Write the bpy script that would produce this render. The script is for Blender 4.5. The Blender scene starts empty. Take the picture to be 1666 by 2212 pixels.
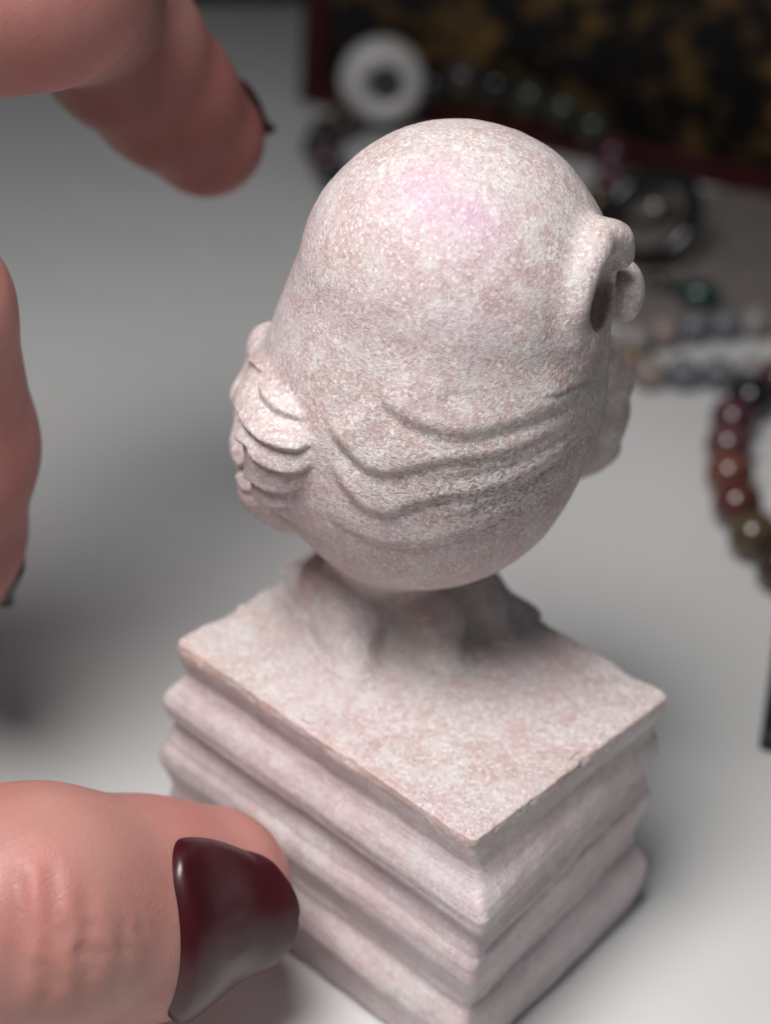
import bpy, math, random
import numpy as np
from mathutils import Vector, Matrix

random.seed(7)
RNG = np.random.default_rng(11)
MM = 0.001
sc = bpy.context.scene
COL = sc.collection

# ---------------------------------------------------------------- camera
CAM = np.array([-4.151, -132.902, 134.271])            # millimetres, plinth stands at the origin
FW = np.array([0.0, 0.82243583, -0.5688579])
RT = np.array([0.99672142, 0.04602621, 0.06654317])
UP = np.array([-0.08090986, 0.56699285, 0.81973941])
FPX = 4263.107
cam = bpy.data.cameras.new('camera')
cam_o = bpy.data.objects.new('camera', cam)
COL.objects.link(cam_o)
m = Matrix.Identity(4)
for i in range(3):
    m[i][0], m[i][1], m[i][2], m[i][3] = RT[i], UP[i], -FW[i], CAM[i] * MM
cam_o.matrix_world = m
cam.sensor_fit = 'VERTICAL'
cam.sensor_height = 24.0
cam.angle_y = math.radians(29.0878)
cam.clip_start = 0.005
cam.clip_end = 20.0
cam.dof.use_dof = True
cam.dof.focus_distance = 0.1502
cam.dof.aperture_fstop = cam.lens / 3.5
cam.dof.aperture_blades = 0
sc.camera = cam_o

# ---------------------------------------------------------------- light
w = bpy.data.worlds.new('World')
sc.world = w
w.use_nodes = True
w.node_tree.nodes['Background'].inputs[0].default_value = (0.86, 0.93, 1.0, 1)
w.node_tree.nodes['Background'].inputs[1].default_value = 0.09
def area(name, loc, target, size, power, col):
    l = bpy.data.lights.new(name, 'AREA')
    l.shape = 'DISK'; l.size = size * MM; l.energy = power; l.color = col
    o = bpy.data.objects.new(name, l); COL.objects.link(o)
    o.location = Vector(loc) * MM
    d = Vector(target) - Vector(loc)
    o.rotation_euler = d.to_track_quat('-Z', 'Y').to_euler()
    return o
key = area('key_lamp', (-61, -70, 240), (2, -22, 5), 125, 0.190, (1.0, 0.972, 0.95))
key.data.spread = math.radians(88)
sc.view_settings.view_transform = 'Standard'
sc.view_settings.look = 'None'
sc.view_settings.exposure = 0.0
sc.view_settings.gamma = 1.0

# ---------------------------------------------------------------- helpers
def ray(px, py):
    return FW + RT * (px - 833) / FPX + UP * (1106 - py) / FPX
def at(px, py, t=None, y=None, z=None):
    """a point in millimetres, at a depth, on a vertical plane y or on a level z"""
    d = ray(px, py)
    if y is not None: t = (y - CAM[1]) / d[1]
    if z is not None: t = (z - CAM[2]) / d[2]
    return CAM + d * t
def depth(p): return float((np.asarray(p) - CAM) @ FW)
def rad(px, p): return px * depth(p) / FPX
def nrm(v):
    v = np.asarray(v, float); return v / (np.linalg.norm(v) + 1e-12)

def tag(o, label=None, cat=None, group=None, kind=None):
    if label: o['label'] = label
    if cat: o['category'] = cat
    if group: o['group'] = group
    if kind: o['kind'] = kind
    return o
def empty(name, loc=(0, 0, 0)):
    o = bpy.data.objects.new(name, None); COL.objects.link(o)
    o.location = Vector(loc) * MM; o.empty_display_size = 0.005
    return o
def link_mesh(name, V, F, mat, parent=None, smooth=True, normals=None, org=(0, 0, 0)):
    me = bpy.data.meshes.new(name)
    V = (np.asarray(V, float) - np.asarray(org, float)) * MM
    me.from_pydata(V.tolist(), [], F.tolist() if isinstance(F, np.ndarray) else F)
    me.polygons.foreach_set('use_smooth', [smooth] * len(me.polygons))
    me.update()
    if normals is not None:
        me.normals_split_custom_set_from_vertices(np.asarray(normals, float).tolist())
    if mat: me.materials.append(mat)
    o = bpy.data.objects.new(name, me); COL.objects.link(o)
    if parent: o.parent = parent
    else: o.location = Vector(org) * MM
    return o

# -- signed distance shapes (numpy, mm)
def s_sphere(P, c, r): return np.linalg.norm(P - np.float32(c), axis=1) - r
def s_ell(P, c, r, R=None):
    q = P - np.float32(c)
    if R is not None: q = q @ np.float32(R)            # columns of R are the axes
    r = np.float32(r)
    k0 = np.linalg.norm(q / r, axis=1); k1 = np.linalg.norm(q / (r * r), axis=1)
    return k0 * (k0 - 1) / np.maximum(k1, 1e-6)
def s_cone(P, a, b, ra, rb):
    a = np.float32(a); b = np.float32(b); ba = b - a
    l2 = float(ba @ ba); rr = ra - rb
    a2 = l2 - rr * rr; il2 = 1.0 / l2
    pa = P - a; y = pa @ ba; z = y - l2
    x = pa * l2 - y[:, None] * ba; x2 = np.einsum('ij,ij->i', x, x)
    y2 = y * y * l2; z2 = z * z * l2
    k = np.sign(rr) * rr * rr * x2
    d = (np.sqrt(np.maximum(x2 * a2 * il2, 0)) + y * rr) * il2 - ra
    d = np.where(np.sign(z) * a2 * z2 > k, np.sqrt(x2 + z2) * il2 - rb, d)
    d = np.where(np.sign(y) * a2 * y2 < k, np.sqrt(x2 + y2) * il2 - ra, d)
    return d
def smin(a, b, k):
    h = np.maximum(k - np.abs(a - b), 0) / k
    return np.minimum(a, b) - h * h * k * 0.25
def smax(a, b, k): return -smin(-a, -b, k)

def mesh_sdf(f, lo, hi, h, sub=1, iters=3):
    lo = np.array(lo, float); n = np.ceil((np.array(hi) - lo) / h / 4).astype(int) * 4
    c = n // 4
    ax = [lo[i] + (np.arange(c[i]) * 4 + 1.5) * h for i in range(3)]
    G = np.stack(np.meshgrid(*ax, indexing='ij'), -1).reshape(-1, 3).astype(np.float32)
    cv = f(G).reshape(c)
    V = cv.repeat(4, 0).repeat(4, 1).repeat(4, 2).astype(np.float32)
    near = (np.abs(cv) < 4 * h * 1.7).repeat(4, 0).repeat(4, 1).repeat(4, 2)
    idx = np.argwhere(near)
    V[near] = f((lo + idx * h).astype(np.float32))
    ins = V < 0
    nx, ny, nz = V.shape
    cnt = np.zeros((nx - 1, ny - 1, nz - 1), np.uint8)
    for dx in (0, 1):
        for dy in (0, 1):
            for dz in (0, 1):
                cnt += ins[dx:nx - 1 + dx, dy:ny - 1 + dy, dz:nz - 1 + dz]
    cells = np.argwhere((cnt > 0) & (cnt < 8))
    vid = -np.ones(cnt.shape, np.int64); vid[tuple(cells.T)] = np.arange(len(cells))
    acc = np.zeros((len(cells), 3)); num = np.zeros(len(cells))
    corners = [(x, y, z) for x in (0, 1) for y in (0, 1) for z in (0, 1)]
    for a in corners:
        for k in range(3):
            if a[k]: continue
            b = list(a); b[k] = 1
            va = V[tuple((cells + a).T)]; vb = V[tuple((cells + b).T)]
            cr = (va < 0) != (vb < 0)
            t = np.where(cr, va / np.where(cr, va - vb, 1), 0)
            p = np.array(a, float)[None] + t[:, None] * (np.array(b) - np.array(a))
            acc += np.where(cr[:, None], p, 0); num += cr
    X = lo + (cells + acc / num[:, None]) * h
    Q = []
    for k in range(3):
        i, j = (k + 1) % 3, (k + 2) % 3
        A = ins; sl0 = [slice(None)] * 3; sl1 = [slice(None)] * 3
        sl0[k] = slice(0, -1); sl1[k] = slice(1, None)
        ch = A[tuple(sl0)] != A[tuple(sl1)]
        e = np.argwhere(ch)
        ok = (e[:, i] > 0) & (e[:, j] > 0) & (e[:, i] < V.shape[i] - 1) & (e[:, j] < V.shape[j] - 1)
        e = e[ok]
        di = np.zeros(3, int); di[i] = 1; dj = np.zeros(3, int); dj[j] = 1
        q = np.stack([vid[tuple((e - di - dj).T)], vid[tuple((e - dj).T)], vid[tuple(e.T)], vid[tuple((e - di).T)]], 1)
        fl = ~A[tuple(e.T)]
        q[fl] = q[fl][:, ::-1]
        Q.append(q)
    Q = np.concatenate(Q)
    for _ in range(sub):
        E = np.sort(np.concatenate([Q[:, [0, 1]], Q[:, [1, 2]], Q[:, [2, 3]], Q[:, [3, 0]]]), 1)
        U, inv = np.unique(E, axis=0, return_inverse=True); inv = inv.reshape(4, -1)
        n0 = len(X); nE = len(U); nQ = len(Q)
        X = np.concatenate([X, X[U].mean(1), X[Q].mean(1)])
        ei = inv + n0; fi = np.arange(nQ) + n0 + nE
        Q = np.concatenate([np.stack([Q[:, a], ei[a], fi, ei[(a + 3) % 4]], 1) for a in range(4)])
    X = X.astype(np.float32)
    for _ in range(iters):
        d = f(X); g = grad(f, X, d)
        X = X - (np.clip(d, -h, h) / np.maximum((g * g).sum(1), .2))[:, None] * g
    return X, Q
def grad(f, X, d=None, e=0.03):
    if d is None: d = f(X)
    return np.stack([(f(X + np.float32([e * (k == 0), e * (k == 1), e * (k == 2)])) - d) / e for k in range(3)], 1)
def vnormals(X, Q):
    n = np.cross(X[Q[:, 2]] - X[Q[:, 0]], X[Q[:, 3]] - X[Q[:, 1]])
    N = np.zeros_like(X, dtype=float)
    for k in range(4):
        for a in range(3): N[:, a] += np.bincount(Q[:, k], n[:, a], len(X))
    return N / (np.linalg.norm(N, axis=1, keepdims=True) + 1e-12)
def cast(f, px, py, t0=120, t1=260):
    d = ray(px, py); t = t0
    for _ in range(200):
        v = float(f((CAM + d * t)[None].astype(np.float32))[0])
        if v < 0.005: return CAM + d * t
        t += v * 0.8
        if t > t1: return None
def vnoise(P, scale, seed=0):
    """smooth value noise, about -1..1"""
    q = np.asarray(P, float) / scale + seed * 17.31
    i = np.floor(q).astype(np.int64); fr = q - i; fr = fr * fr * (3 - 2 * fr)
    def hsh(a):
        v = np.sin(a[:, 0] * 127.1 + a[:, 1] * 311.7 + a[:, 2] * 74.7 + seed * 3.3) * 43758.5453
        return (v - np.floor(v)) * 2 - 1
    out = 0
    for c in range(8):
        o = np.array([c & 1, (c >> 1) & 1, (c >> 2) & 1])
        wgt = np.prod(np.where(o, fr, 1 - fr), axis=1)
        out = out + wgt * hsh(i + o)
    return out
def spline(pts, n):
    pts = np.asarray(pts, float); m_ = len(pts)
    P = np.concatenate([[2 * pts[0] - pts[1]], pts, [2 * pts[-1] - pts[-2]]])
    out = []
    for s in np.linspace(0, m_ - 1 - 1e-9, n):
        k = int(s); u = s - k; a, b, c, d = P[k:k + 4]
        out.append(.5 * ((2 * b) + (c - a) * u + (2 * a - 5 * b + 4 * c - d) * u * u + (3 * b - a - 3 * c + d) * u ** 3))
    return np.array(out)
def line_field(X, N, L, up, reach):
    """nearest distance to polyline L (signed: + on the 'up' side) and the place along it"""
    s = np.full(len(X), 1e3); tt = np.zeros(len(X)); sel = np.ones(len(X), bool)
    lo, hi = L.min(0) - reach, L.max(0) + reach
    sel = np.all((X > lo) & (X < hi), axis=1)
    idx = np.where(sel)[0]
    if len(idx) == 0: return s, tt
    P = X[idx]; best = np.full(len(idx), 1e9); bs = np.zeros(len(idx)); bt = np.zeros(len(idx))
    for k in range(len(L) - 1):
        a, b = L[k], L[k + 1]; ab = b - a
        u = np.clip(((P - a) @ ab) / (ab @ ab), 0, 1)
        dv = P - (a + u[:, None] * ab); dd = np.linalg.norm(dv, axis=1)
        side = np.cross(N[idx], ab[None]); side *= np.sign(side @ up)[:, None]
        sg = np.sign(np.einsum('ij,ij->i', dv, side))
        bb = dd < best
        best[bb] = dd[bb]; bs[bb] = sg[bb] * dd[bb]; bt[bb] = (k + u[bb]) / (len(L) - 1)
    s[idx] = bs; tt[idx] = bt
    return s, tt
def sst(x, a, b):
    x = np.clip((x - a) / (b - a), 0, 1); return x * x * (3 - 2 * x)

# -- material helper
class NT:
    def __init__(s, name):
        s.m = bpy.data.materials.new(name); s.m.use_nodes = True
        s.t = s.m.node_tree; s.b = s.t.nodes['Principled BSDF']
        s.co = s.t.nodes.new('ShaderNodeTexCoord').outputs['Object']
    def n(s, kind, **kw):
        x = s.t.nodes.new(kind)
        for k, v in kw.items(): setattr(x, k, v)
        return x
    def l(s, a, b): s.t.links.new(a, b)
    def noise(s, scale, detail=3, rough=.55, dist=0, co=None):
        x = s.n('ShaderNodeTexNoise'); x.inputs['Scale'].default_value = scale
        x.inputs['Detail'].default_value = detail; x.inputs['Roughness'].default_value = rough
        x.inputs['Distortion'].default_value = dist
        s.l(co or s.co, x.inputs['Vector']); return x.outputs['Fac']
    def ramp(s, fac, stops):
        x = s.n('ShaderNodeValToRGB'); r = x.color_ramp
        while len(r.elements) < len(stops): r.elements.new(.5)
        for e, (p, c) in zip(r.elements, stops):
            e.position = p; e.color = (c, c, c, 1) if not isinstance(c, tuple) else (*c, 1)
        s.l(fac, x.inputs[0]); return x.outputs[0]
    def mix(s, fac, a, b, mode='MIX'):
        x = s.n('ShaderNodeMix', data_type='RGBA', blend_type=mode)
        for k, v in ((0, fac), (6, a), (7, b)):
            if isinstance(v, tuple): x.inputs[k].default_value = (*v, 1)
            elif isinstance(v, (int, float)): x.inputs[k].default_value = v
            else: s.l(v, x.inputs[k])
        return x.outputs[2]
    def math(s, op, a, b=0.0):
        x = s.n('ShaderNodeMath', operation=op)
        for k, v in ((0, a), (1, b)):
            if isinstance(v, (int, float)): x.inputs[k].default_value = v
            else: s.l(v, x.inputs[k])
        return x.outputs[0]
    def map(s, scale, rot=(0, 0, 0)):
        x = s.n('ShaderNodeMapping'); x.inputs['Scale'].default_value = scale; x.inputs['Rotation'].default_value = rot
        s.l(s.co, x.inputs['Vector']); return x.outputs[0]
    def bump(s, h, strength, dist, prev=None):
        x = s.n('ShaderNodeBump'); x.inputs['Strength'].default_value = strength
        x.inputs['Distance'].default_value = dist
        s.l(h, x.inputs['Height'])
        if prev: s.l(prev, x.inputs['Normal'])
        return x.outputs[0]
    def set(s, **kw):
        for k, v in kw.items():
            i = s.b.inputs[k.replace('_', ' ')]
            if isinstance(v, tuple): i.default_value = (*v, 1) if len(v) == 3 and i.type == 'RGBA' else v
            elif isinstance(v, (int, float)): i.default_value = v
            else: s.l(v, i)
        return s.m

def stone_material():
    t = NT('pink_speckled_stone')
    A = lambda nm: t.n('ShaderNodeAttribute', attribute_name=nm).outputs['Fac']
    blot = t.noise(150, 4, .6, .5)                     # broad clouds of pink and white, 6 mm
    mid = t.noise(480, 4, .62, .4)                     # patches, 2 mm
    spk = t.noise(2900, 3, .68)                        # crystal speckle
    fine = t.noise(6500, 2, .6)
    vc = t.n('ShaderNodeTexVoronoi'); vc.inputs['Scale'].default_value = 3900
    t.l(t.co, vc.inputs['Vector'])
    sp = t.n('ShaderNodeSeparateColor'); t.l(vc.outputs['Color'], sp.inputs[0])
    polish = A('polish'); grain = t.math('SUBTRACT', 1.0, t.math('MULTIPLY', polish, .42))
    base = t.mix(t.ramp(blot, [(.38, 0.0), (.62, 1.0)]), (.575, .432, .420), (.62, .555, .543))
    base = t.mix(t.ramp(mid, [(.46, 0.0), (.66, .85)]), base, (.655, .620, .605))
    base = t.mix(t.ramp(mid, [(.30, .55), (.44, 0.0)]), base, (.565, .430, .430))
    pk = t.ramp(t.math('ADD', t.math('MULTIPLY', mid, .35), t.math('MULTIPLY', spk, .65)), [(.38, 1.0), (.51, 0.0)])
    base = t.mix(t.math('MULTIPLY', t.math('MULTIPLY', pk, .55), grain), base, (.47, .335, .335))
    wt = t.ramp(t.math('ADD', t.math('MULTIPLY', fine, .4), t.math('MULTIPLY', spk, .6)), [(.52, 0.0), (.63, 1.0)])
    base = t.mix(t.math('MULTIPLY', t.math('MULTIPLY', wt, .7), grain), base, (.76, .735, .725))
    base = t.mix(t.math('MULTIPLY', t.ramp(sp.outputs[0], [(.78, 0.0), (.95, .7)]), grain), base, (.79, .765, .755))
    base = t.mix(t.math('MULTIPLY', t.ramp(sp.outputs[1], [(.80, 0.0), (.95, .55)]), grain), base, (.45, .320, .305))
    lil = t.noise(75, 2, .5)                           # lilac bloom in the stone
    base = t.mix(t.math('MULTIPLY', t.ramp(lil, [(.48, 0.0), (.70, 1.0)]), .28), base, (.63, .48, .57))
    base = t.mix(t.math('MULTIPLY', polish, t.ramp(blot, [(.4, .45), (.6, .1)])), base, (.55, .455, .50))
    base = t.mix(t.math('MULTIPLY', A('pale'), .6), base, (.69, .68, .645))
    # small brown pits in some zones
    v = t.n('ShaderNodeTexVoronoi'); v.inputs['Scale'].default_value = 1700; t.l(t.co, v.inputs['Vector'])
    pit = t.math('MULTIPLY', t.ramp(v.outputs['Distance'], [(.10, 1.0), (.34, 0.0)]), t.ramp(t.noise(1100, 2), [(.45, 0.0), (.55, 1.0)]))
    pit = t.math('MULTIPLY', pit, .14)
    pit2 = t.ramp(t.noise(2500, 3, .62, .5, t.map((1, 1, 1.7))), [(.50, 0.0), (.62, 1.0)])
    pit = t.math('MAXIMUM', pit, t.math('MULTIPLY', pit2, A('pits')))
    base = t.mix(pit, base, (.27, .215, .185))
    base = t.mix(t.math('MULTIPLY', A('wear'), t.ramp(t.noise(330, 2), [(.36, .12), (.6, .55)])), base, (.60, .39, .33))
    base = t.mix(t.math('MULTIPLY', A('lilac'), t.ramp(spk, [(.36, .70), (.64, .25)])), base, (.62, .40, .60))
    hgt = t.math('SUBTRACT', t.math('ADD', t.math('MULTIPLY', spk, .6), t.math('MULTIPLY', fine, .45)), t.math('MULTIPLY', pit, .8))
    hgt = t.math('MULTIPLY', hgt, grain)
    bp = t.bump(hgt, .75, .00019)
    bp = t.bump(mid, .45, .00026, bp)
    strm = t.noise(900, 2, .6, 0, t.map((.25, .25, 3.2)))   # saw marks that run along the mouldings
    bp = t.bump(t.math('MULTIPLY', strm, polish), .5, .00016, bp)
    rough = t.math('SUBTRACT', t.ramp(spk, [(.3, .38), (.7, .60)]), t.math('MULTIPLY', polish, .10))
    return t.set(Base_Color=base, Roughness=rough, Normal=bp, Subsurface_Weight=.35, Subsurface_Scale=.0007,
                 Subsurface_Radius=(1.0, .70, .64), Specular_IOR_Level=.42)

def skin_material():
    t = NT('skin')
    a = t.noise(110, 3, .5, .2); b = t.noise(420, 3, .6); c = t.noise(2600, 2, .6)
    base = t.mix(t.ramp(a, [(.36, 0.0), (.66, 1.0)]), (.45, .190, .172), (.51, .250, .222))
    base = t.mix(t.math('MULTIPLY', t.ramp(b, [(.42, 0.0), (.72, 1.0)]), .5), base, (.52, .20, .16))
    base = t.mix(t.math('MULTIPLY', t.ramp(t.noise(65, 3, .55), [(.46, 0.0), (.62, 1.0)]), .32), base, (.41, .245, .195))
    red = t.n('ShaderNodeAttribute', attribute_name='blush')
    base = t.mix(t.math('MULTIPLY', red.outputs['Fac'], .6), base, (.46, .125, .105))
    v = t.n('ShaderNodeTexVoronoi', feature='DISTANCE_TO_EDGE'); v.inputs['Scale'].default_value = 1700
    wv = t.n('ShaderNodeTexNoise'); wv.inputs['Scale'].default_value = 900; t.l(t.co, wv.inputs['Vector'])
    vm = t.n('ShaderNodeVectorMath', operation='MULTIPLY_ADD'); t.l(wv.outputs['Color'], vm.inputs[0]); vm.inputs[1].default_value = (.0012, .0012, .0012)
    t.l(t.map((1.0, .55, .8), (.3, .5, .4)), vm.inputs[2]); t.l(vm.outputs[0], v.inputs['Vector'])
    h = t.math('ADD', t.math('MULTIPLY', t.ramp(v.outputs['Distance'], [(0.0, 0.0), (.09, 1.0)]), .35), t.math('MULTIPLY', b, .5))
    bp = t.bump(h, .22, .00014); bp = t.bump(c, .35, .00010, bp)
    return t.set(Base_Color=base, Roughness=t.ramp(b, [(.35, .40), (.65, .54)]), Normal=bp, Subsurface_Weight=.55,
                 Subsurface_Scale=.0022, Subsurface_Radius=(1.0, .33, .2), Specular_IOR_Level=.45)

def simple(name, col, rough=.5, spec=.5, metal=0.0, coat=0.0, var=.25, scale=300, bump=0.0, sss=0.0):
    t = NT(name)
    n = t.noise(scale, 4, .6)
    dark = tuple(c * (1 - var) for c in col); lite = tuple(min(1, c * (1 + var)) for c in col)
    base = t.mix(t.ramp(n, [(.35, 0.0), (.65, 1.0)]), dark, lite)
    kw = dict(Base_Color=base, Roughness=rough, Specular_IOR_Level=spec, Metallic=metal, Coat_Weight=coat, Coat_Roughness=.06)
    if bump: kw['Normal'] = t.bump(t.noise(scale * 5, 3), .3, bump)
    if sss: kw.update(Subsurface_Weight=sss, Subsurface_Scale=.002, Subsurface_Radius=(1.0, .8, .7))
    return t.set(**kw)

STONE = stone_material()
SKIN = skin_material()
NAIL = simple('burgundy_nail_polish', (.042, .003, .0065), .33, .45, coat=.1, var=.2, scale=120)
TABLE = simple('white_table_top', (.65, .652, .65), .60, .35, var=.03, scale=14, bump=.00003)

# ---------------------------------------------------------------- setting: the table top
def grid_plane(name, x0, x1, y0, y1, z, mat, th):
    V = [(x0, y0, z), (x1, y0, z), (x1, y1, z), (x0, y1, z), (x0, y0, z - th), (x1, y0, z - th), (x1, y1, z - th), (x0, y1, z - th)]
    F = [(0, 1, 2, 3), (7, 6, 5, 4), (0, 4, 5, 1), (1, 5, 6, 2), (2, 6, 7, 3), (3, 7, 4, 0)]
    return link_mesh(name, V, F, mat, smooth=False)
tag(grid_plane('table_top', -420, 420, -300, 620, 0, TABLE, 18), kind='structure')

# ---------------------------------------------------------------- the carved figurine
fig = empty('stone_figurine')
tag(fig, 'pale pink speckled stone carving of a smooth egg shaped head on a moulded square plinth', 'figurine')
ANG = math.radians(-39.765)
EX = np.array([math.cos(ANG), math.sin(ANG), 0]); EY = np.array([-math.sin(ANG), math.cos(ANG), 0])
WX, WY, HP = 34.0 / 2, 25.985 / 2, 26.36

def build_plinth():
    # height below the top, outward shift of: left face, right face at its front end, right face at its rear end, hidden faces
    LV = [(0.0, 0.0, 0.0, 0.0, 0.0), (0.7, .10, .12, .08, .1), (1.9, -.02, .15, -.05, 0), (3.4, -.35, .35, -.75, -.3), (4.5, -.05, 1.0, -.6, 0),
          (5.6, .75, 2.2, -.15, .7), (6.6, 1.10, 2.75, .0, 1.0), (7.7, .95, 2.5, -.15, .8), (9.2, .30, 1.75, -.72, .35), (10.4, .50, 1.95, -.6, .5),
          (12.2, 1.15, 2.5, -.3, 1.1), (13.3, 1.25, 2.6, -.28, 1.2), (14.6, .85, 2.2, -.5, .8), (16.6, .30, 1.7, -.75, .4), (18.2, .45, 1.8, -.5, .5),
          (19.6, 1.20, 2.35, .5, 1.0), (20.7, 1.45, 2.6, .85, 1.3), (22.0, 1.15, 2.45, .85, 1.1), (24.2, .75, 2.1, .55, .8), (25.9, .50, 1.85, .25, .6), (26.36, .2, 1.6, .0, .3)]
    LV = np.array(LV); zs = np.linspace(0, 26.36, 210)
    LV[:, 1] = np.where(LV[:, 0] > 1, LV[:, 1] * 1.18 - .10, LV[:, 1])
    prof = np.stack([np.interp(zs, LV[:, 0], LV[:, k]) for k in range(1, 5)], 1)
    for z_, w_, h_ in ((7.9, .28, .14), (11.3, .25, -.16), (13.9, .3, .12), (18.0, .3, -.15), (22.6, .25, -.14)):
        prof[:, :3] += (h_ * np.exp(-((zs - z_) / w_) ** 2))[:, None]
    ker = np.exp(-np.linspace(-2, 2, 9) ** 2); ker /= ker.sum()
    pr = np.stack([np.convolve(np.pad(prof[:, k], 4, mode='edge'), ker, 'valid') for k in range(4)], 1)
    # perimeter of a unit square with small round corners, as (u, v) and side blend
    n = 110; rc = .028
    s = (1 - np.cos(np.linspace(0, math.pi, n, endpoint=False))) / 2
    s = .35 * s + .65 * np.linspace(0, 1, n, endpoint=False)
    sq = np.concatenate([np.stack([s, 0 * s], 1), np.stack([1 + 0 * s, s], 1), np.stack([1 - s, 1 + 0 * s], 1), np.stack([0 * s, 1 - s], 1)])
    q = sq.copy(); c = np.clip(q, rc, 1 - rc); d = q - c; L = np.linalg.norm(d, axis=1, keepdims=True)
    q = np.where((np.abs(d).min(1) > 1e-9)[:, None], c + d / np.maximum(L, 1e-9) * rc, q)
    def ring(o, zz):
        lf, rf, rr, hid = o
        # corners: L F R B (u along EX, v along EY)
        Lc = EX * (-WX - hid) + EY * (-WY - lf)
        Fc = EX * (WX + rf) + EY * (-WY - lf)
        Rc = EX * (WX + rr) + EY * (WY + hid)
        Bc = EX * (-WX - hid) + EY * (WY + hid)
        u, v = q[:, :1], q[:, 1:]
        p = Lc * (1 - u) * (1 - v) + Fc * u * (1 - v) + Rc * u * v + Bc * (1 - u) * v
        p[:, 2] = zz; return p
    rows = []
    for k in range(len(zs) - 1, -1, -1):                # from the table up
        rows.append(ring(pr[k], HP - zs[k]))
    top = ring(pr[0], HP); cen = top.mean(0)
    e = .35
    wear = []
    for a in np.linspace(0, 1, 7)[1:]:                  # rounded arris
        th = a * math.pi / 2
        r_ = top.copy(); f_ = 1 - (1 - math.cos(th)) * e / 16.0
        r_[:, :2] = cen[:2] + (top[:, :2] - cen[:2]) * f_; rows.append(r_)
    rows = [r_.copy() for r_ in rows]
    nz = len(zs)
    # drop the last wall rows for the rounding
    for k in range(nz):
        dz = HP - rows[k][0, 2]
        if dz < e:
            a = 1 - dz / e
            rows[k][:, 2] = HP - e * (1 - math.sin(a * math.pi / 4) * 1.0) * .999
    for i, a in enumerate(np.linspace(0, 1, 7)[1:]):
        rows[nz + i][:, 2] = HP - e * (1 - math.sin(math.pi / 4 + a * math.pi / 4))
    last = rows[-1]
    for f_ in np.linspace(1, 0, 75)[1:-1]:
        r_ = last.copy(); r_[:, :2] = cen[:2] + (last[:, :2] - cen[:2]) * f_; rows.append(r_)
    R = np.array(rows); m_ = R.shape[1]
    V = np.concatenate([R.reshape(-1, 3), [[cen[0], cen[1], HP]]])
    i = np.arange(len(R) - 1)[:, None] * m_; j = np.arange(m_)[None]; j2 = (j + 1) % m_
    Q = np.stack([i + j, i + j2, i + m_ + j2, i + m_ + j], -1).reshape(-1, 4)
    F = Q.tolist(); b0 = (len(R) - 1) * m_; ci = len(V) - 1
    F += [[b0 + k, b0 + (k + 1) % m_, ci] for k in range(m_)]
    F.append(list(range(m_))[::-1])
    # hand carved unevenness
    side = np.clip(np.arange(len(V)) // m_, 0, nz) < nz
    N = np.zeros_like(V); N[:, :2] = V[:, :2] - cen[:2]; N = N / (np.linalg.norm(N, axis=1, keepdims=True) + 1e-9)
    along = V.copy(); along[:, 2] *= 3.0
    dn = .20 * vnoise(along, 7.0, 1) + .10 * vnoise(V, 2.4, 2) + .05 * vnoise(V, .9, 3)
    V = V + N * (dn * np.where(side, 1, .0))[:, None]
    arris = np.exp(-((V[:, 2] - HP) / .9) ** 2) * (np.arange(len(V)) < (nz + 7) * m_)
    chip = np.maximum(vnoise(V, 1.5, 5) - .2, 0) * .5 + np.maximum(vnoise(V, .6, 6) - .2, 0) * .28
    V = V - N * (arris * chip)[:, None]; V[:, 2] -= arris * chip * .5
    topm = (~side) & (np.arange(len(V)) >= (nz + 6) * m_)
    V[:, 2] += np.where(topm, .10 * vnoise(V, 4.5, 7) + .05 * vnoise(V, 1.6, 8), 0)
    V[:, 2] = np.maximum(V[:, 2], 0.0)
    o = link_mesh('plinth', V, F, STONE, fig)
    uu = (V @ EX + WX) / (2 * WX); vv = (V @ EY + WY) / (2 * WY)
    wv = np.exp(-((V[:, 2] - (HP - .5)) / .65) ** 2) * (vv < .025) + .6 * np.exp(-((V[:, 2] - (HP - .4)) / .5) ** 2) * (uu > .985)
    wv += .8 * np.exp(-(np.hypot((uu - .0) * 3.4, (vv - .05) * 2.6) / .17) ** 2) * (V[:, 2] > HP - 1.5)
    a_ = o.data.attributes.new('wear', 'FLOAT', 'POINT'); a_.data.foreach_set('value', np.clip(wv, 0, 1).astype(np.float32))
    po = sst(HP - V[:, 2], .6, 1.6) * .9
    b_ = o.data.attributes.new('polish', 'FLOAT', 'POINT'); b_.data.foreach_set('value', po.astype(np.float32))
    c_ = o.data.attributes.new('pale', 'FLOAT', 'POINT')
    c_.data.foreach_set('value', np.exp(-(np.linalg.norm((V - at(850, 1350, z=HP)) / np.array([9, 6.5, 6]), axis=1)) ** 2).astype(np.float32))
    return o
build_plinth()

# head, ear, frills and neck, carved out of one distance field
YN = at(850, 1290, z=28)[1]                             # depth of the neck
def ball(px, py, rpx, dy=0.0):
    c = at(px, py, y=YN + dy); return c, rad(rpx, c)
H1, R1 = ball(985, 606, 344, -1)
H2, R2 = ball(945, 800, 354, -1)
H3, R3 = ball(912, 920, 328, -1.5)
H4, R4 = ball(838, 1126, 142, -1.0)
def f_head(P):
    d = s_cone(P, H1, H2, R1, R2)
    d = smin(d, s_cone(P, H2, H3, R2, R3), 2.0)
    return smin(d, s_cone(P, H3, H4, R3, R4), 4.0)

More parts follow.
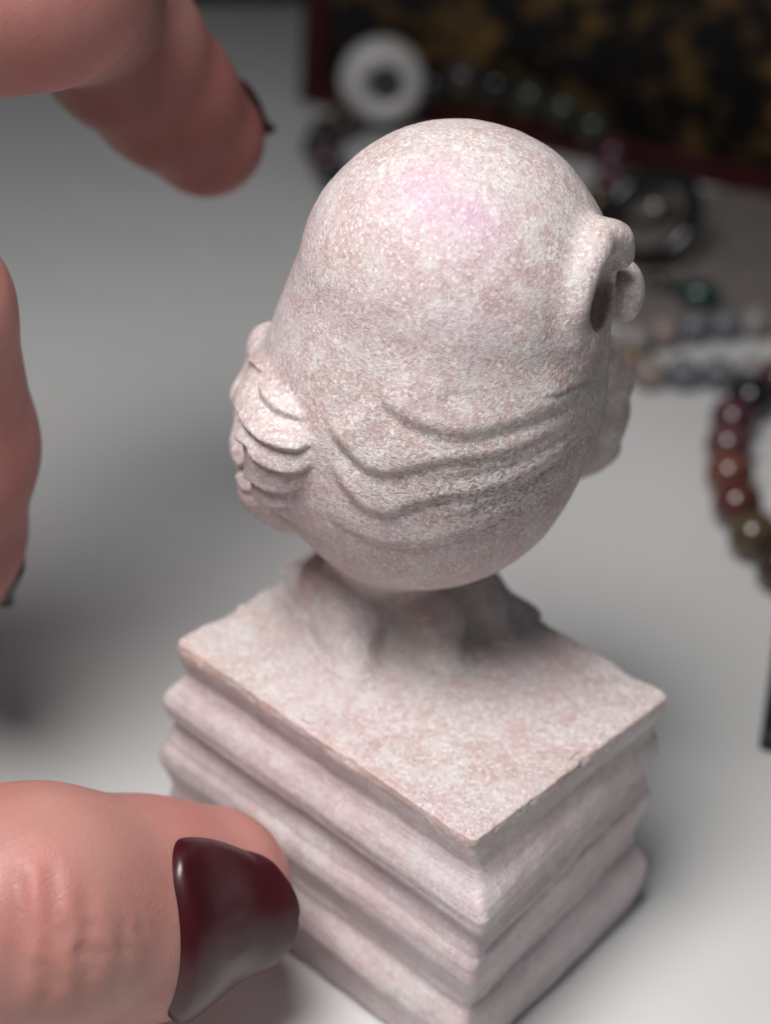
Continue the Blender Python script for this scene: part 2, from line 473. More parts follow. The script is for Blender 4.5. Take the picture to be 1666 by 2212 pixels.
NB = at(850, 1238, z=HP)
def pz(px, py, z): return at(px, py, z=z)
TOES = [(pz(770, 1255, 30.5), pz(748, 1335, 28.3), 3.0, 3.0), (pz(748, 1335, 28.3), pz(768, 1440, 25.7), 3.0, 1.9),
        (pz(905, 1260, 30.0), pz(938, 1335, 28.3), 2.6, 2.6), (pz(938, 1335, 28.3), pz(965, 1430, 25.9), 2.6, 1.6),
        (pz(1000, 1250, 29.8), pz(1052, 1318, 27.9), 2.2, 1.8), (pz(1052, 1318, 27.9), pz(1088, 1388, 26.1), 1.7, 1.2),
        (pz(705, 1250, 29.0), pz(685, 1320, 26.0), 2.4, 1.6)]
LUMPS = [(pz(1040, 1300, 26.4), 1.7), (pz(1085, 1315, 26.3), 1.5), (pz(995, 1275, 27), 2.4), (pz(1125, 1335, 26.0), .9), (pz(655, 1236, 26.4), .9)]
def f_neck(P):
    d = s_cone(P, H4, NB + np.array([0, 0, 1.0]), R4 * .90, 6.2)
    d = smin(d, s_ell(P, at(866, 1285, z=26.0), (9.0, 7.6, 4.8)), 3.0)
    toe = None
    for a, b, ra, rb in TOES:
        t = s_cone(P, a, b, ra, rb); toe = t if toe is None else smin(toe, t, .5)
    d = smin(d, toe, 1.3)
    for c, r in LUMPS: d = smin(d, s_sphere(P, c, r), 1.0)
    return d

# left frill: a ruffled lobe bulging from the side of the head
FL = [ball(626, 800, 84, .5), ball(632, 872, 104, -4.5), ball(640, 940, 110, -8.0), ball(638, 1018, 98, -7.5)]
FS = [ball(590, 752, 58, 3.0), ball(562, 860, 66, .5), ball(562, 960, 70, -2.0), ball(590, 1050, 76, -3.0), ball(640, 1090, 66, -3.0)]
def f_frill(P):
    d = None
    for k in range(3):
        t = s_cone(P, FL[k][0], FL[k + 1][0], FL[k][1], FL[k + 1][1]); d = t if d is None else smin(d, t, 1.0)
    for c, r in FS: d = smin(d, s_sphere(P, c, r), 1.6)
    return d
# right frill, on the far side
FR = [ball(1305, 760, 40, 7), ball(1312, 820, 52, 8), ball(1290, 890, 66, 8), ball(1268, 960, 66, 8), ball(1235, 1000, 40, 8)]
def f_frill2(P):
    d = None
    for k in range(4):
        t = s_cone(P, FR[k][0], FR[k + 1][0], FR[k][1], FR[k + 1][1]); d = t if d is None else smin(d, t, .7)
    return d
# ear: a thick curled rim around a hollow, with a round lobe behind it
def on_head(px, py, lift):
    p = cast(f_head, px, py); g = nrm(grad(f_head, p[None].astype(np.float32))[0]); return p + g * lift
SIL = cast(f_head, 1300, 600)
ed = depth(SIL)
def et(px, py, dd): return at(px, py, t=ed + dd)
RIM = spline([on_head(1240, 722, -.3), on_head(1242, 664, .2), on_head(1254, 602, .45), on_head(1272, 548, .6), et(1302, 513, -.6), et(1330, 515, .8), et(1343, 548, 2.4)], 26)
RR = np.interp(np.linspace(0, 1, 26), [0, .25, .5, .7, .85, 1], [.6, .85, 1.0, 1.25, 1.3, 1.0])
LOW = [on_head(1264, 752, -1.5)]
HOL = et(1309, 640, 1.0)
LOBE = et(1353, 628, 7.0)
def f_ear(P):
    d = None
    for k in range(len(RIM) - 1):
        t = s_cone(P, RIM[k], RIM[k + 1], RR[k], RR[k + 1] + 1e-4); d = t if d is None else np.minimum(d, t)
    return d
def f_lobe(P):
    R = np.stack([RT, UP, -FW], 1)
    return s_ell(P, LOBE, (rad(38, LOBE), rad(66, LOBE), 2.2), R)
def f_low(P):
    return s_sphere(P, LOW[0], 2.2)
HR = np.stack([nrm(RT - .25 * UP), nrm(UP + .25 * RT), -FW], 1)
def f_all(P):
    h = smin(f_head(P), f_low(P), 1.2)
    h = smin(h, f_lobe(P), .25)
    h = smin(h, f_ear(P), 1.9)
    h = smax(h, -s_ell(P, HOL, (rad(35, HOL), rad(78, HOL), 5.0), HR), .7)
    h = smin(h, f_frill(P), .9)
    h = smin(h, f_frill2(P), .8)
    h = smin(h, f_neck(P), 1.6)
    pl = P[:, 2] - HP
    return smin(h, pl, 1.5)
lo = np.minimum.reduce([H1 - R1, H2 - R2, FS[1][0] - 6, NB - 12]) - 3
hi = np.maximum.reduce([H1 + R1, H2 + R2, LOBE + 4, NB + 12]) + 3
lo[2] = HP - 1.2
X, Q = mesh_sdf(f_all, lo, hi, .34, sub=1)
X = X.astype(float)
# keep what rises above the plinth's top
zc = X[Q][:, :, 2].min(1)
keep = zc > HP + .035
Q = Q[keep]
N = vnormals(X, Q)
parts = np.stack([f_head(X), f_ear(X) + .5, f_lobe(X), f_frill(X), f_frill2(X), f_neck(X) + .6], 1)
lab = np.argmin(parts, 1)

def surf(pts, lift=0):
    out = []
    for px, py in pts:
        p = cast(f_all, px, py)
        if p is not None: out.append(p)
    return np.array(out)
ZUP = np.array([0, 0, 1.0])
def step(pts, amp, decay, edge=.30, fade=(.12, .12), only=None, n=60):
    """a carved lap: the stone stands proud above the line and drops at it"""
    global X
    L = spline(surf(pts), n)
    s, t = line_field(X, N, L, ZUP, decay * 3)
    a = sst(t, 0, fade[0]) * (1 - sst(t, 1 - fade[1], 1)) if fade else 1
    prof = np.where(s > 0, np.exp(-(np.maximum(s, 0) / decay) ** 1.3), 0) + np.where(s <= 0, 1 - sst(-s, 0, edge), 0)
    prof -= .22 * np.where(s < 0, sst(-s, edge * .3, edge) * np.exp(-np.maximum(-s - edge, 0) / (decay * .35)), 0)
    prof = np.where(np.abs(s) > decay * 3, 0, prof)
    if only is not None: a = a * only
    X = X + N * (amp * prof * a)[:, None]
_h, _f, _n = f_head(X), f_frill(X), f_neck(X)
fr = sst(_h - _f, -.9, .9)
hd = sst(np.minimum(_f, f_ear(X) + .6) - _h, -.5, 1.0)
X0 = X.copy()
# folds across the back of the head
step([(800, 785), (838, 838), (890, 885), (945, 905), (1010, 910), (1080, 895), (1160, 868), (1235, 838), (1285, 805)], .58, 4.8, 1.6, (.25, .25), hd)
step([(716, 895), (748, 945), (788, 985), (838, 1002), (885, 992), (945, 977), (1020, 968), (1100, 948), (1190, 905), (1262, 860)], .56, 3.8, 1.4, (.10, .2), hd)
step([(870, 1030), (950, 1014), (1040, 1000), (1120, 974), (1200, 930), (1268, 878)], .26, 2.0, .9, (.35, .2), hd)
step([(722, 985), (755, 1040), (795, 1080), (832, 1092), (880, 1074), (960, 1056), (1060, 1036), (1150, 996), (1235, 940), (1272, 905)], .46, 3.6, 1.4, (.12, .2), hd)
step([(920, 1110), (1010, 1090), (1100, 1050), (1180, 1000), (1250, 945)], .22, 1.8, .9, (.35, .25), hd)
step([(690, 1075), (750, 1135), (840, 1165), (930, 1162), (1030, 1130), (1130, 1070), (1200, 1020)], .28, 3.0, 1.2, (.25, .3), hd)
step([(1140, 850), (1195, 842), (1245, 818), (1285, 790)], .20, 1.6, .5, (.3, .3), hd)
# ruffled laps on the left frill
step([(540, 760), (548, 785), (566, 800), (590, 800)], .40, 1.6, .25, (.05, .3), fr)
step([(566, 828), (578, 862), (602, 886), (636, 896), (668, 896), (692, 886)], .62, 2.4, .45, (.10, .15), fr)
step([(514, 840), (530, 890), (548, 925), (575, 948), (612, 962), (650, 963), (690, 952), (716, 932)], .70, 2.0, .45, (.04, .12), fr)
step([(508, 905), (528, 950), (556, 985), (592, 1006), (632, 1012), (672, 1004), (704, 986)], .55, 1.7, .42, (.04, .18), fr)
step([(506, 960), (522, 1000), (548, 1032), (585, 1050), (625, 1054), (665, 1044)], .46, 1.5, .42, (.04, .25), fr)
step([(514, 1020), (532, 1055), (562, 1080), (600, 1090), (640, 1085)], .40, 1.4, .42, (.05, .25), fr)
# general hand carved unevenness
ripple = .10 * vnoise(X0, 4.2, 21) + .05 * vnoise(X0, 1.7, 22) + .022 * vnoise(X0, .7, 23)
ripple *= np.where(lab == 0, 1.0, 1.2)
ripple += np.where(lab == 5, .18 * vnoise(X0, 1.5, 24), 0) + np.where(lab == 4, .45 * vnoise(X0, 2.6, 25), 0)
feather = sst(X0[:, 2], HP, HP + .5)
X = X + N * (ripple * feather)[:, None]
N = vnormals(X, Q)
# melt the neck's rim into the plinth
qlab = np.array([np.bincount(r_, minlength=6).argmax() for r_ in lab[Q]])
lil = np.exp(-((np.linalg.norm((X - cast(f_head, 925, 415)) , axis=1)) / 3.1) ** 2) * .8
lil += .55 * np.exp(-((np.linalg.norm((X - cast(f_head, 1035, 485)) , axis=1)) / 3.0) ** 2)
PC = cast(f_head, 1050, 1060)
for k, nm in enumerate(['head', 'ear', 'lobe', 'frill', 'frill', 'neck']):
    q = Q[qlab == k]
    if len(q) == 0: continue
    u, inv = np.unique(q, return_inverse=True)
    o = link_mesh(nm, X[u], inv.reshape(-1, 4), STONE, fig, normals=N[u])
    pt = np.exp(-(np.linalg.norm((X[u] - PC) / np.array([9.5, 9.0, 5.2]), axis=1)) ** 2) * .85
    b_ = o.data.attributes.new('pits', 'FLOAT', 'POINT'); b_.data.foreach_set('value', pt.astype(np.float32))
    c_ = o.data.attributes.new('pale', 'FLOAT', 'POINT')
    c_.data.foreach_set('value', np.exp(-(np.linalg.norm((X[u] - at(850, 1350, z=HP)) / np.array([9, 6.5, 4.5]), axis=1)) ** 2).astype(np.float32))
    a_ = o.data.attributes.new('lilac', 'FLOAT', 'POINT')
    a_.data.foreach_set('value', np.clip(lil[u] * (1 + .5 * vnoise(X[u], 2.6, 41)), 0, 1).astype(np.float32))

# ---------------------------------------------------------------- the hand
def jp(px, py, t, rpx): 
    p = at(px, py, t=t); return p, rpx * t / FPX
THUMB = [jp(-1500, 1500, 172, 400), jp(-800, 1880, 160, 300), jp(-300, 1960, 153, 262), jp(80, 1960, 153, 262), jp(300, 1962, 160, 236), jp(446, 1926, 163.5, 186)]
INDEX = [jp(-1150, 150, 145, 290), jp(60, -80, 152, 268), jp(200, 20, 176, 188), jp(270, 110, 181, 170), jp(355, 205, 187, 150), jp(446, 300, 193, 126)]
MIDDLE = [jp(-1250, 600, 150, 290), jp(-420, 500, 150, 240), jp(-195, 680, 156, 222), jp(-142, 965, 166, 220), jp(-120, 1150, 174, 170), jp(-116, 1225, 179, 140)]
RING = [jp(-1350, 1000, 165, 280), jp(-760, 800, 172, 225), jp(-560, 1120, 184, 190), jp(-500, 1330, 190, 155)]
LITTLE = [jp(-1420, 1300, 176, 250), jp(-980, 1180, 182, 180), jp(-820, 1380, 186, 155), jp(-760, 1530, 190, 130)]
WRIST = [jp(-1900, 900, 165, 620), jp(-2900, 1000, 172, 640)]
def chain(P, C, k=1.5):
    d = None
    for a in range(len(C) - 1):
        t = s_cone(P, C[a][0], C[a + 1][0], C[a][1], C[a + 1][1]); d = t if d is None else smin(d, t, k)
    return d
def f_hand(P):
    idx = smin(s_cone(P, INDEX[0][0], INDEX[1][0], INDEX[0][1], INDEX[1][1]), s_cone(P, INDEX[1][0], INDEX[2][0], INDEX[1][1], INDEX[2][1] * .86), 1.2)
    idx = smin(idx, chain(P, INDEX[2:], 2.0), .3)
    d = idx
    for C in (THUMB, MIDDLE, RING, LITTLE): d = smin(d, chain(P, C), 1.0)
    palm = None
    W0 = WRIST[0]
    for C in (INDEX, MIDDLE, RING, LITTLE):
        t = s_cone(P, C[0][0], W0[0], C[0][1] * 1.1, W0[1]); palm = t if palm is None else smin(palm, t, 4)
    palm = smin(palm, s_cone(P, THUMB[0][0], W0[0], THUMB[0][1] * 1.1, W0[1]), 5)
    palm = smin(palm, chain(P, WRIST), 5)
    return smin(d, palm, 5)
allj = np.array([c for C in (THUMB, INDEX, MIDDLE, RING, LITTLE, WRIST[:1]) for c, r in C])
hlo = allj.min(0) - 14; hhi = allj.max(0) + 14
hlo[0] = WRIST[1][0][0] + 6
HX, HQ = mesh_sdf(f_hand, hlo, hhi, .86, sub=1, iters=3)
# finer skin where it is seen large
HX = HX.astype(float); HN = vnormals(HX, HQ)

NAILS = []
def nail(C0, C1, facing, length, half, rn, back, tip, sink=.0, bow=1.3, full=0.0):
    """C0, C1: joints of the last bone. Returns a curved plate lying on the finger's back"""
    a = nrm(C1[0] - C0[0]); n_ = nrm(facing - a * (facing @ a)); s_ = np.cross(a, n_)
    org = C1[0] + a * tip
    nu, nv = 44, 41
    V = []; E_ = []; DN = []; TG = []
    for i in range(nu):
        u = i / (nu - 1)
        cu = .20; ct = .58
        wd = 1.0
        if u < cu: wd = math.sqrt(max(0, 1 - (1 - u / cu) ** 2)) ** .8
        if u > 1 - ct: wd *= math.sqrt(max(0, 1 - ((u - 1 + ct) / ct) ** 2)) ** .9
        wd *= 1 - .30 * u ** 1.3
        wd = max(wd, .02)
        for j in range(nv):
            th = (j / (nv - 1) * 2 - 1) * half * wd * (.92 + .08 * u)
            th *= 1 + full * (.8 if th < 0 else .55) * math.sin(math.pi * min(1, u * 1.05)) - (0 if th < 0 or full == 0 else .17 * (1 - u))
            x = -length * (1 - u)
            r_ = rn
            drop = bow * (u ** 2) * .8
            e = min(u * length, (1 - abs(j / (nv - 1) * 2 - 1)) * rn * half * wd) if u < .72 else (1 - abs(j / (nv - 1) * 2 - 1)) * rn * half * wd + (u - .72) * 9
            E_.append(e)
            p = org + a * x + n_ * (r_ * math.cos(th) - drop) + s_ * (r_ * math.sin(th))
            rim = -.75 + 1.0 * float(sst(np.array(e), 0, 1.5)) if u < .9 else .25
            V.append(p); DN.append(nrm(n_ * math.cos(th) + s_ * math.sin(th))); TG.append((back + rim, u))
    V = np.array(V); DN = np.array(DN); TG = np.array(TG)
    W_ = V.copy()
    for _ in range(4): W_ = W_ + DN * (TG[:, 0] - f_hand(W_.astype(np.float32)))[:, None] * .9
    k_ = (1 - sst(TG[:, 1], .15, 1.05))[:, None]          # the rear rides on the skin, the front stands free
    V = W_ * k_ + (V + DN * (TG[:, :1] + .45 * sst(TG[:, 1:2], .5, .9))) * (1 - k_)
    F = [[i * nv + j, (i + 1) * nv + j, (i + 1) * nv + j + 1, i * nv + j + 1] for i in range(nu - 1) for j in range(nv - 1)]
    return V, F, np.array(E_)
def press_nail(V, E_, grow=.0):
    """let the plate sit in the skin, with a soft fold around its rim"""
    global HX
    c = V.mean(0); R = np.linalg.norm(V - c, axis=1).max() + 3
    idx = np.where(np.linalg.norm(HX - c, axis=1) < R)[0]
    if len(idx) == 0: return
    P = HX[idx]; dmin = np.full(len(P), 1e9); vec = np.zeros_like(P); ee = np.zeros(len(P))
    for k in range(0, len(V), 200):
        dd = np.linalg.norm(P[:, None] - V[None, k:k + 200], axis=2); j = dd.argmin(1); b = dd[np.arange(len(P)), j]
        up = b < dmin; dmin[up] = b[up]; vec[up] = (P - V[k:k + 200][j])[up]; ee[up] = E_[k:k + 200][j][up]
    h = np.einsum('ij,ij->i', vec, HN[idx])             # height of the skin over the plate
    lat = np.sqrt(np.maximum(dmin ** 2 - h ** 2, 0))
    mv = np.minimum(-.25 - h, 0) * sst(ee, 1.1, 2.0)
    mv = np.where(lat < 1.2, mv, 0)
    fold = grow * np.exp(-((lat - .3) / .9) ** 2) * (1 - sst(ee, .2, .9))
    HX[idx] = P + HN[idx] * (mv + fold)[:, None]

tn = nail(THUMB[4], THUMB[5], -FW * 1.0 - UP * .30 + RT * .10, 12.2, math.radians(61), 7.45, .05, 4.3, full=.26)
inl = nail(INDEX[4], INDEX[5], UP * .40 + RT * .74 + FW * 1.0, 9.5, math.radians(52), 5.7, .05, 7.0)
mnl = nail(MIDDLE[-2], MIDDLE[-1], RT * .55 + FW * .85 - UP * .1, 10.0, math.radians(52), 5.9, .1, 7.4)
rnl = nail(RING[2], RING[3], RT * .3 + FW * .9, 10.0, math.radians(58), 6.6, .0, 6.0)
lnl = nail(LITTLE[2], LITTLE[3], RT * .3 + FW * .9, 8.0, math.radians(58), 5.6, .0, 5.0)
press_nail(tn[0], tn[2])
press_nail(inl[0], inl[2])
press_nail(mnl[0], mnl[2])
# knuckle creases on the thumb, flexion crease on the index
def crease(pts, depth_, width, fade=.2):
    global HX
    L = []
    for px, py in pts:
        p = cast(f_hand, px, py, 100, 240)
        if p is not None: L.append(p)
    if len(L) < 2: return
    L = spline(np.array(L), 30)
    s, t = line_field(HX, HN, L, RT, width * 4)
    a = sst(t, 0, fade) * (1 - sst(t, 1 - fade, 1))
    g = -np.exp(-(s / width) ** 2) + .45 * np.exp(-((np.abs(s) - width * 2.0) / (width * .9)) ** 2)
    HX = HX + HN * (.8 * depth_ * g * a)[:, None]
crease([(30, 1850), (42, 1950), (38, 2050), (20, 2200)], .30, .8)
crease([(100, 1840), (112, 1950), (108, 2060), (92, 2200)], .22, .7)
crease([(176, 1900), (190, 2000), (186, 2090), (170, 2200)], .20, .7)
crease([(262, 1960), (268, 2050), (258, 2130), (240, 2195)], .13, .6)
crease([(60, 2080), (110, 2100), (160, 2140)], .14, .5)
crease([(150, 2050), (200, 2060), (250, 2062)], .12, .5)
for k_ in range(9):
    x0 = random.uniform(60, 300); y0 = random.uniform(1960, 2180); dx = random.uniform(-12, 12)
    crease([(x0, y0), (x0 + dx, y0 + 26), (x0 + dx * 1.5 + random.uniform(-8, 8), y0 + 55)], random.uniform(.06, .12), .45, .3)
for k_ in range(6):
    x0 = random.uniform(60, 280); y0 = random.uniform(1990, 2170)
    crease([(x0, y0), (x0 + 24, y0 + random.uniform(-6, 10)), (x0 + 50, y0 + random.uniform(-8, 14))], random.uniform(.06, .11), .42, .3)
HX[:, 2] = np.maximum(HX[:, 2], .3)
HN2 = vnormals(HX, HQ)
hand = link_mesh('hand', HX, HQ, SKIN)
tag(hand, 'left hand with dark burgundy nails reaching in, thumb and finger framing the stone carving', 'hand')
bl = np.zeros(len(HX))
for c, r in ((INDEX[5][0], 9), (INDEX[4][0], 8), (MIDDLE[-1][0], 9), (THUMB[5][0], 5)):
    bl += .9 * np.exp(-(np.linalg.norm(HX - c, axis=1) / r) ** 2)
a_ = hand.data.attributes.new('blush', 'FLOAT', 'POINT'); a_.data.foreach_set('value', np.clip(bl, 0, 1).astype(np.float32))
for V, F, _e in (tn, inl, mnl, rnl, lnl):
    o = link_mesh('fingernail', V, F, NAIL, hand)
    so = o.modifiers.new('thickness', 'SOLIDIFY'); so.thickness = .0005; so.offset = -1
    sb = o.modifiers.new('smooth', 'SUBSURF'); sb.levels = 1; sb.render_levels = 1
# ---------------------------------------------------------------- things lying further back on the table
def boxm(name, c, ax, ay, hx, hy, z0, z1, mat, parent=None, bev=.6, smooth=False, **tg):
    """upright box with rounded edges: centre c, horizontal half axes"""
    import bmesh
    bm = bmesh.new(); bmesh.ops.create_cube(bm, size=1.0)
    org = np.array([c[0], c[1], z0])
    for v in bm.verts:
        p = ax * (v.co.x * 2 * hx) + ay * (v.co.y * 2 * hy) + np.array([0, 0, (v.co.z + .5) * (z1 - z0)])
        v.co = Vector(p)
    bmesh.ops.bevel(bm, geom=bm.edges[:], offset=bev, segments=3, profile=.5, affect='EDGES')
    for v in bm.verts: v.co *= MM
    me = bpy.data.meshes.new(name); bm.to_mesh(me); bm.free()
    me.materials.append(mat)
    o = bpy.data.objects.new(name, me); COL.objects.link(o); o.location = Vector(org) * MM
    if parent: o.parent = parent; o.location = (Vector(org) - Vector(parent.location) / MM) * MM
    return o

def gilt_material():
    t = NT('black_and_gold_marbled_cover')
    a = t.noise(52, 5, .65, .8); b = t.noise(210, 3, .6)
    k = t.ramp(t.math('ADD', t.math('MULTIPLY', a, .55), t.math('MULTIPLY', b, .45)), [(.495, 0.0), (.62, 1.0)])
    base = t.mix(k, (.006, .005, .005), (.27, .155, .052))
    return t.set(Base_Color=base, Roughness=.42, Metallic=t.math('MULTIPLY', k, .35), Specular_IOR_Level=.3)
GILT = gilt_material()
RED = simple('dark_red_binding', (.050, .005, .007), .5, .3)
A0, A1 = at(650, 216, z=0), at(1666, 424, z=0)
bx = nrm(A1 - A0); by = np.array([-bx[1], bx[0], 0])
bw, bd, bh = 62.0, 26.0, 62.0                          # half width, half depth, height
bc = A0 + bx * bw + by * bd
book = empty('jewellery_box', (bc[0], bc[1], 0))
tag(book, 'dark box with black and gold marbled front framed in dark red standing behind the carving', 'box')
boxm('case', bc + by * .5, bx, by, bw - .4, bd - .5, 0.2, bh - .3, RED, book, .5)
fc = bc - by * (bd - .9)
boxm('front_panel', fc, bx, by, bw - 4.6, .8, 4.4, bh - 4.6, GILT, book, .2)
for z0, z1 in ((0, 4.5), (bh - 4.5, bh)): boxm('rail', fc - by * .6, bx, by, bw, 1.6, z0, z1, RED, book, .5)
for sx in (-1, 1): boxm('stile', fc + bx * sx * (bw - 2.3) - by * .5, bx, by, 2.3, 1.5, 4.6, bh - 4.6, RED, book, .5)
def in_front(px, py, z, gap):
    """on the table at level z, or leaning against the front of the box"""
    p = at(px, py, z=z)
    q = fc - by * (2.2 + gap)
    if (p - q) @ by > 0:
        d = ray(px, py); t = ((q - CAM) @ by) / (d @ by); p = CAM + d * t
    return p

def lathe(prof, n=24):
    V = []; F = []
    for r, z in prof:
        for k in range(n):
            a = 2 * math.pi * k / n; V.append((r * math.cos(a), r * math.sin(a), z))
    m_ = len(prof)
    for i in range(m_):
        for k in range(n):
            F.append((i * n + k, i * n + (k + 1) % n, ((i + 1) % m_) * n + (k + 1) % n, ((i + 1) % m_) * n + k))
    return np.array(V), F
def bead_profile(r, hole, flat=1.0, n=14):
    out = []
    a0 = math.asin(hole / r)
    for k in range(n):
        a = a0 + (math.pi - 2 * a0) * k / (n - 1)
        out.append((r * math.sin(a), -r * flat * math.cos(a)))
    return out
def torus_profile(R, r, sq=1.0, n=18):
    return [(R + r * math.cos(2 * math.pi * k / n), sq * r * math.sin(2 * math.pi * k / n)) for k in range(n)]
def basis(zaxis):
    z = nrm(zaxis); x = nrm(np.cross(z, [0.31, .2, .93])); y = np.cross(z, x)
    return Matrix(((x[0], y[0], z[0]), (x[1], y[1], z[1]), (x[2], y[2], z[2]))).to_4x4()

def gem(name, col, rough=.12, coat=.5, var=.35):
    return simple(name, col, rough, .5, coat=coat, var=var, scale=260)
GEMS = {'black': gem('black_bead', (.010, .009, .010)), 'green': gem('moss_bead', (.035, .048, .032)), 'plum': gem('plum_bead', (.075, .022, .034)),
        'bronze': gem('bronze_bead', (.085, .052, .020)), 'rose': gem('rose_bead', (.095, .040, .045)), 'rust': gem('rust_bead', (.13, .046, .030)),
        'red': gem('red_brown_bead', (.085, .024, .020)), 'olive': gem('olive_brown_bead', (.075, .050, .026)), 'brown': gem('dark_brown_bead', (.040, .022, .016)),
        'smoke': gem('smoky_bead', (.055, .048, .048))}
BM = {}
def bead_mesh(kind, r):
    k = (kind, round(r, 2))
    if k not in BM:
        V, F = lathe(bead_profile(r, r * .16), 22)
        me = bpy.data.meshes.new('bead'); me.from_pydata((V * MM).tolist(), [], F); me.materials.append(GEMS[kind])
        me.polygons.foreach_set('use_smooth', [True] * len(me.polygons)); BM[k] = me
    return BM[k]
def tube(name, P, r, mat, parent, closed=True, n=8):
    P = np.asarray(P); m_ = len(P); V = []; F = []
    for i in range(m_):
        tg = nrm(P[(i + 1) % m_] - P[i - 1]) if closed or 0 < i < m_ - 1 else nrm(P[min(i + 1, m_ - 1)] - P[max(i - 1, 0)])
        a = nrm(np.cross(tg, [0, 0.1, 1])); b = np.cross(tg, a)
        for k in range(n):
            th = 2 * math.pi * k / n; V.append(P[i] + r * (a * math.cos(th) + b * math.sin(th)))
    for i in range(m_ if closed else m_ - 1):
        for k in range(n):
            j = (i + 1) % m_
            F.append([i * n + k, i * n + (k + 1) % n, j * n + (k + 1) % n, j * n + k])
    o = link_mesh(name, np.array(V) - np.array(parent.location) / MM, F, mat, parent)
    return o
def bracelet(name, pts, r, kinds, label, cat, z=None):
    P = np.array([in_front(x, y, r, r) for x, y in pts])
    P = np.concatenate([P, P[:1]])
    S = spline(P, 600)
    L = np.concatenate([[0], np.cumsum(np.linalg.norm(np.diff(S, axis=0), axis=1))])
    nb = int(L[-1] / (r * 2.02))
    root = empty(name, (S[:, 0].mean(), S[:, 1].mean(), 0)); tag(root, label, cat)
    o0 = np.array(root.location) / MM
    tube('cord', S[::6][:-1], r * .14, GEMS['black'], root)
    for k in range(nb):
        s_ = L[-1] * (k + .5) / nb
        p = np.array([np.interp(s_, L, S[:, a]) for a in range(3)]); q = np.array([np.interp(min(s_ + .8, L[-1]), L, S[:, a]) for a in range(3)])
        kd = kinds[int(k * len(kinds) / nb)]
        o = bpy.data.objects.new('bead', bead_mesh(kd, r)); COL.objects.link(o); o.parent = root
        o.matrix_local = Matrix.Translation(Vector(p - o0) * MM) @ basis(q - p + 1e-6)
    return root
bracelet('bead_bracelet', [(680, 300), (770, 255), (870, 225), (975, 168), (1085, 190), (1185, 222), (1265, 262), (1325, 330), (1300, 430), (1170, 520), (1010, 560), (860, 500), (740, 400)],
         2.75, ['brown', 'black', 'black', 'smoke', 'black', 'green', 'green', 'plum', 'plum', 'bronze', 'black', 'brown', 'black', 'black', 'brown', 'smoke', 'black', 'black', 'plum', 'black'],
         'loop of dark mixed stone beads lying behind the head against the box', 'bracelet')
bracelet('bead_bracelet', [(1648, 838), (1590, 893), (1574, 975), (1584, 1062), (1618, 1140), (1668, 1208), (1745, 1250), (1850, 1240), (1930, 1150), (1945, 1020), (1900, 900), (1820, 835), (1730, 812)],
         3.05, ['black', 'plum', 'rose', 'rust', 'red', 'olive', 'brown', 'brown', 'red', 'black', 'rust', 'brown', 'plum', 'brown', 'red', 'black', 'plum', 'black'],
         'bracelet of rust and brown polished beads on the white table at the right edge', 'bracelet')
# white ring bead leaning on the beads
V, F = lathe(torus_profile(4.5, 2.5, 1.55, 22), 40)
PORC = simple('white_glazed_stone', (.74, .73, .72), .25, .5, coat=.3, var=.05, scale=200)
wp = in_front(826, 172, 6.4, 5.0)
wr = link_mesh('white_ring', V, F, PORC)
wr.matrix_world = Matrix.Translation(Vector(wp) * MM) @ basis(-FW * .90 - UP * .50 + RT * .12)
tag(wr, 'thick white ring bead with a dark glossy centre, standing in front of the dark box', 'bead')
V, F = lathe(bead_profile(2.7, .3, .8, 14), 26)
co_ = np.array(basis(-FW * .90 - UP * .50 + RT * .12).to_3x3()).T @ (RT * .9 - UP * 1.0 - FW * 2.1)
ce = link_mesh('centre', V + co_, F, gem('blue_black_glass', (.020, .023, .030), .08), wr)
# black ring and its pale disc
V, F = lathe(torus_profile(6.9, 1.35, 1.0, 14), 44)
rp = at(1405, 468, z=6.2)
br = link_mesh('black_ring', V, F, simple('black_glass', (.008, .008, .009), .08, .5, coat=.5))
br.matrix_world = Matrix.Translation(Vector(rp) * MM) @ basis(-FW * .8 + UP * .35 - RT * .45)
tag(br, 'slim black ring standing tilted behind the ear of the carving', 'ring')
V, F = lathe(bead_profile(4.2, .5, .42, 14), 30)
dp = at(1398, 440, z=4.6) + np.array([0, 2.0, 0])
ds = link_mesh('stone_disc', V, F, simple('smoky_quartz', (.20, .18, .17), .10, .5, coat=.5, var=.45, scale=220))
ds.matrix_world = Matrix.Translation(Vector(dp) * MM) @ basis(-FW * .7 + UP * .5 - RT * .5)
tag(ds, 'small smoky grey stone disc inside the tilted black ring', 'stone')
# little stones
def pebble(name, px, py, rx, ry, rz, mat, label, seed, yaw=0):
    p = at(px, py, z=rz * .92 + .5)
    n1, n2 = 20, 12; V = []; F = []
    for i in range(n2 + 1):
        th = math.pi * i / n2
        for k in range(n1):
            ph = 2 * math.pi * k / n1
            V.append((rx * math.sin(th) * math.cos(ph), ry * math.sin(th) * math.sin(ph), rz * math.cos(th)))
    V = np.array(V); V *= (1 + .10 * vnoise(V, rx * .9, seed))[:, None]
    for i in range(n2):
        for k in range(n1): F.append((i * n1 + k, (i + 1) * n1 + k, (i + 1) * n1 + (k + 1) % n1, i * n1 + (k + 1) % n1))
    o = link_mesh(name, V, F, mat); o.location = Vector(p) * MM; o.rotation_euler[2] = yaw
    tag(o, label, 'stone'); return o
pebble('teal_stone', 1508, 634, 3.3, 2.4, 2.0, gem('teal_stone', (.008, .042, .042), .2), 'dark teal polished pebble lying beyond the ear on the table', 3, -.4)
pebble('teal_stone', 1425, 612, 2.6, 1.6, 1.1, gem('dark_stone', (.02, .02, .02), .25), 'small flat black pebble next to the dark teal one', 4, -.2).name = 'black_pebble'
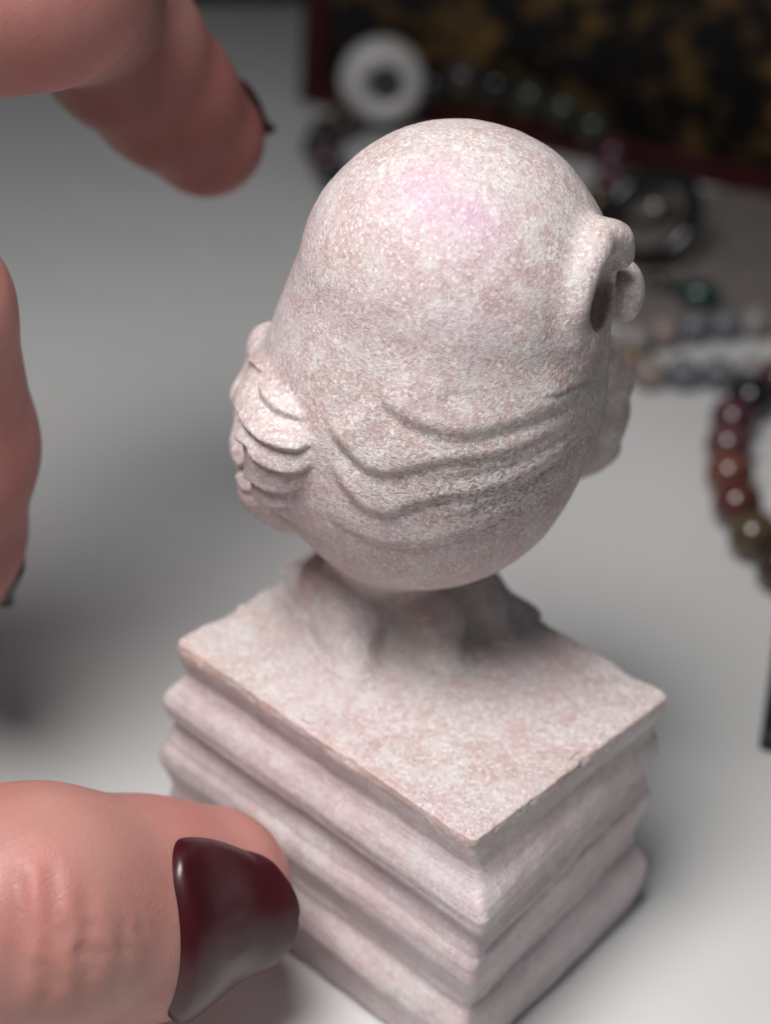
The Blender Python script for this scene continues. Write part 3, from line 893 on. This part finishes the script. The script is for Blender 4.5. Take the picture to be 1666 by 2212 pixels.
pebble('amber_stone', 1352, 778, 1.9, 1.7, 1.5, gem('amber', (.42, .20, .035), .25), 'small amber yellow pebble half hidden by the ruffled lobe', 5)
# pale marbled stone bar
def marble_material():
    t = NT('grey_marbled_stone')
    a = t.noise(85, 4, .6, 1.0); b = t.noise(45, 3, .5)
    base = t.mix(t.ramp(a, [(.36, 0.0), (.64, 1.0)]), (.15, .15, .155), (.36, .33, .32))
    base = t.mix(t.math('MULTIPLY', t.ramp(b, [(.5, 0.0), (.68, 1.0)]), .6), base, (.40, .31, .28))
    return t.set(Base_Color=base, Roughness=.5)
GEMS['pale'] = marble_material()
GEMS['blush'] = gem('blush_grey_bead', (.27, .215, .20), .4, .1)
GEMS['blue'] = gem('blue_grey_bead', (.15, .155, .175), .4, .1)
bracelet('bead_bracelet', [(1300, 770), (1375, 735), (1470, 712), (1580, 700), (1700, 695), (1830, 700), (1900, 740), (1830, 790), (1700, 806), (1580, 806), (1470, 806), (1370, 802)],
         2.3, ['pale', 'blush', 'blue', 'pale', 'pale', 'blush', 'blue', 'pale', 'blush', 'pale', 'pale', 'blue', 'blush', 'pale'],
         'flattened string of pale grey and pinkish stone beads beyond the ear of the carving', 'bracelet')
M0, M1 = at(1130, 700, z=.5), at(1900, 690, z=.5)
mx = nrm(M1 - M0); my = np.array([-mx[1], mx[0], 0])
mt = boxm('darkening_mat', (M0 + M1) / 2 + my * 21, mx, my, 32, 21, 0, .6, simple('grey_brown_mat', (.22, .195, .18), .9, .1, var=.15, scale=500), None, .15)  # brown-grey mat, stretched back to the box to darken the bright table
tag(mt, 'thin grey brown mat under the pebbles, extended to the box to darken the table', 'mat')
# dark things at the borders
BLK = simple('black_case', (.010, .011, .013), .35, .5)
K0 = at(1646, 1582, z=2.6); K1 = at(1672, 1400, z=2.6)
ky = nrm(K1 - K0); kx = np.array([ky[1], -ky[0], 0])
ph = boxm('phone', K0 + ky * 30 + kx * 35, kx, ky, 35, 30, 0, 2.6, BLK, None, .6)
ph.name = 'black_case'
tag(ph, 'black flat case with a square corner at the right edge', 'case')
D0 = at(300, 20, z=0); D1 = at(640, 20, z=0)
dx_ = nrm(D1 - D0); dy_ = np.array([-dx_[1], dx_[0], 0])
dk = boxm('dark_box', D0 + dx_ * 4 + dy_ * 22, dx_, dy_, 34, 20, 0, 34, BLK, None, 1.5)
tag(dk, 'black box standing far back on the table behind the index finger', 'box')
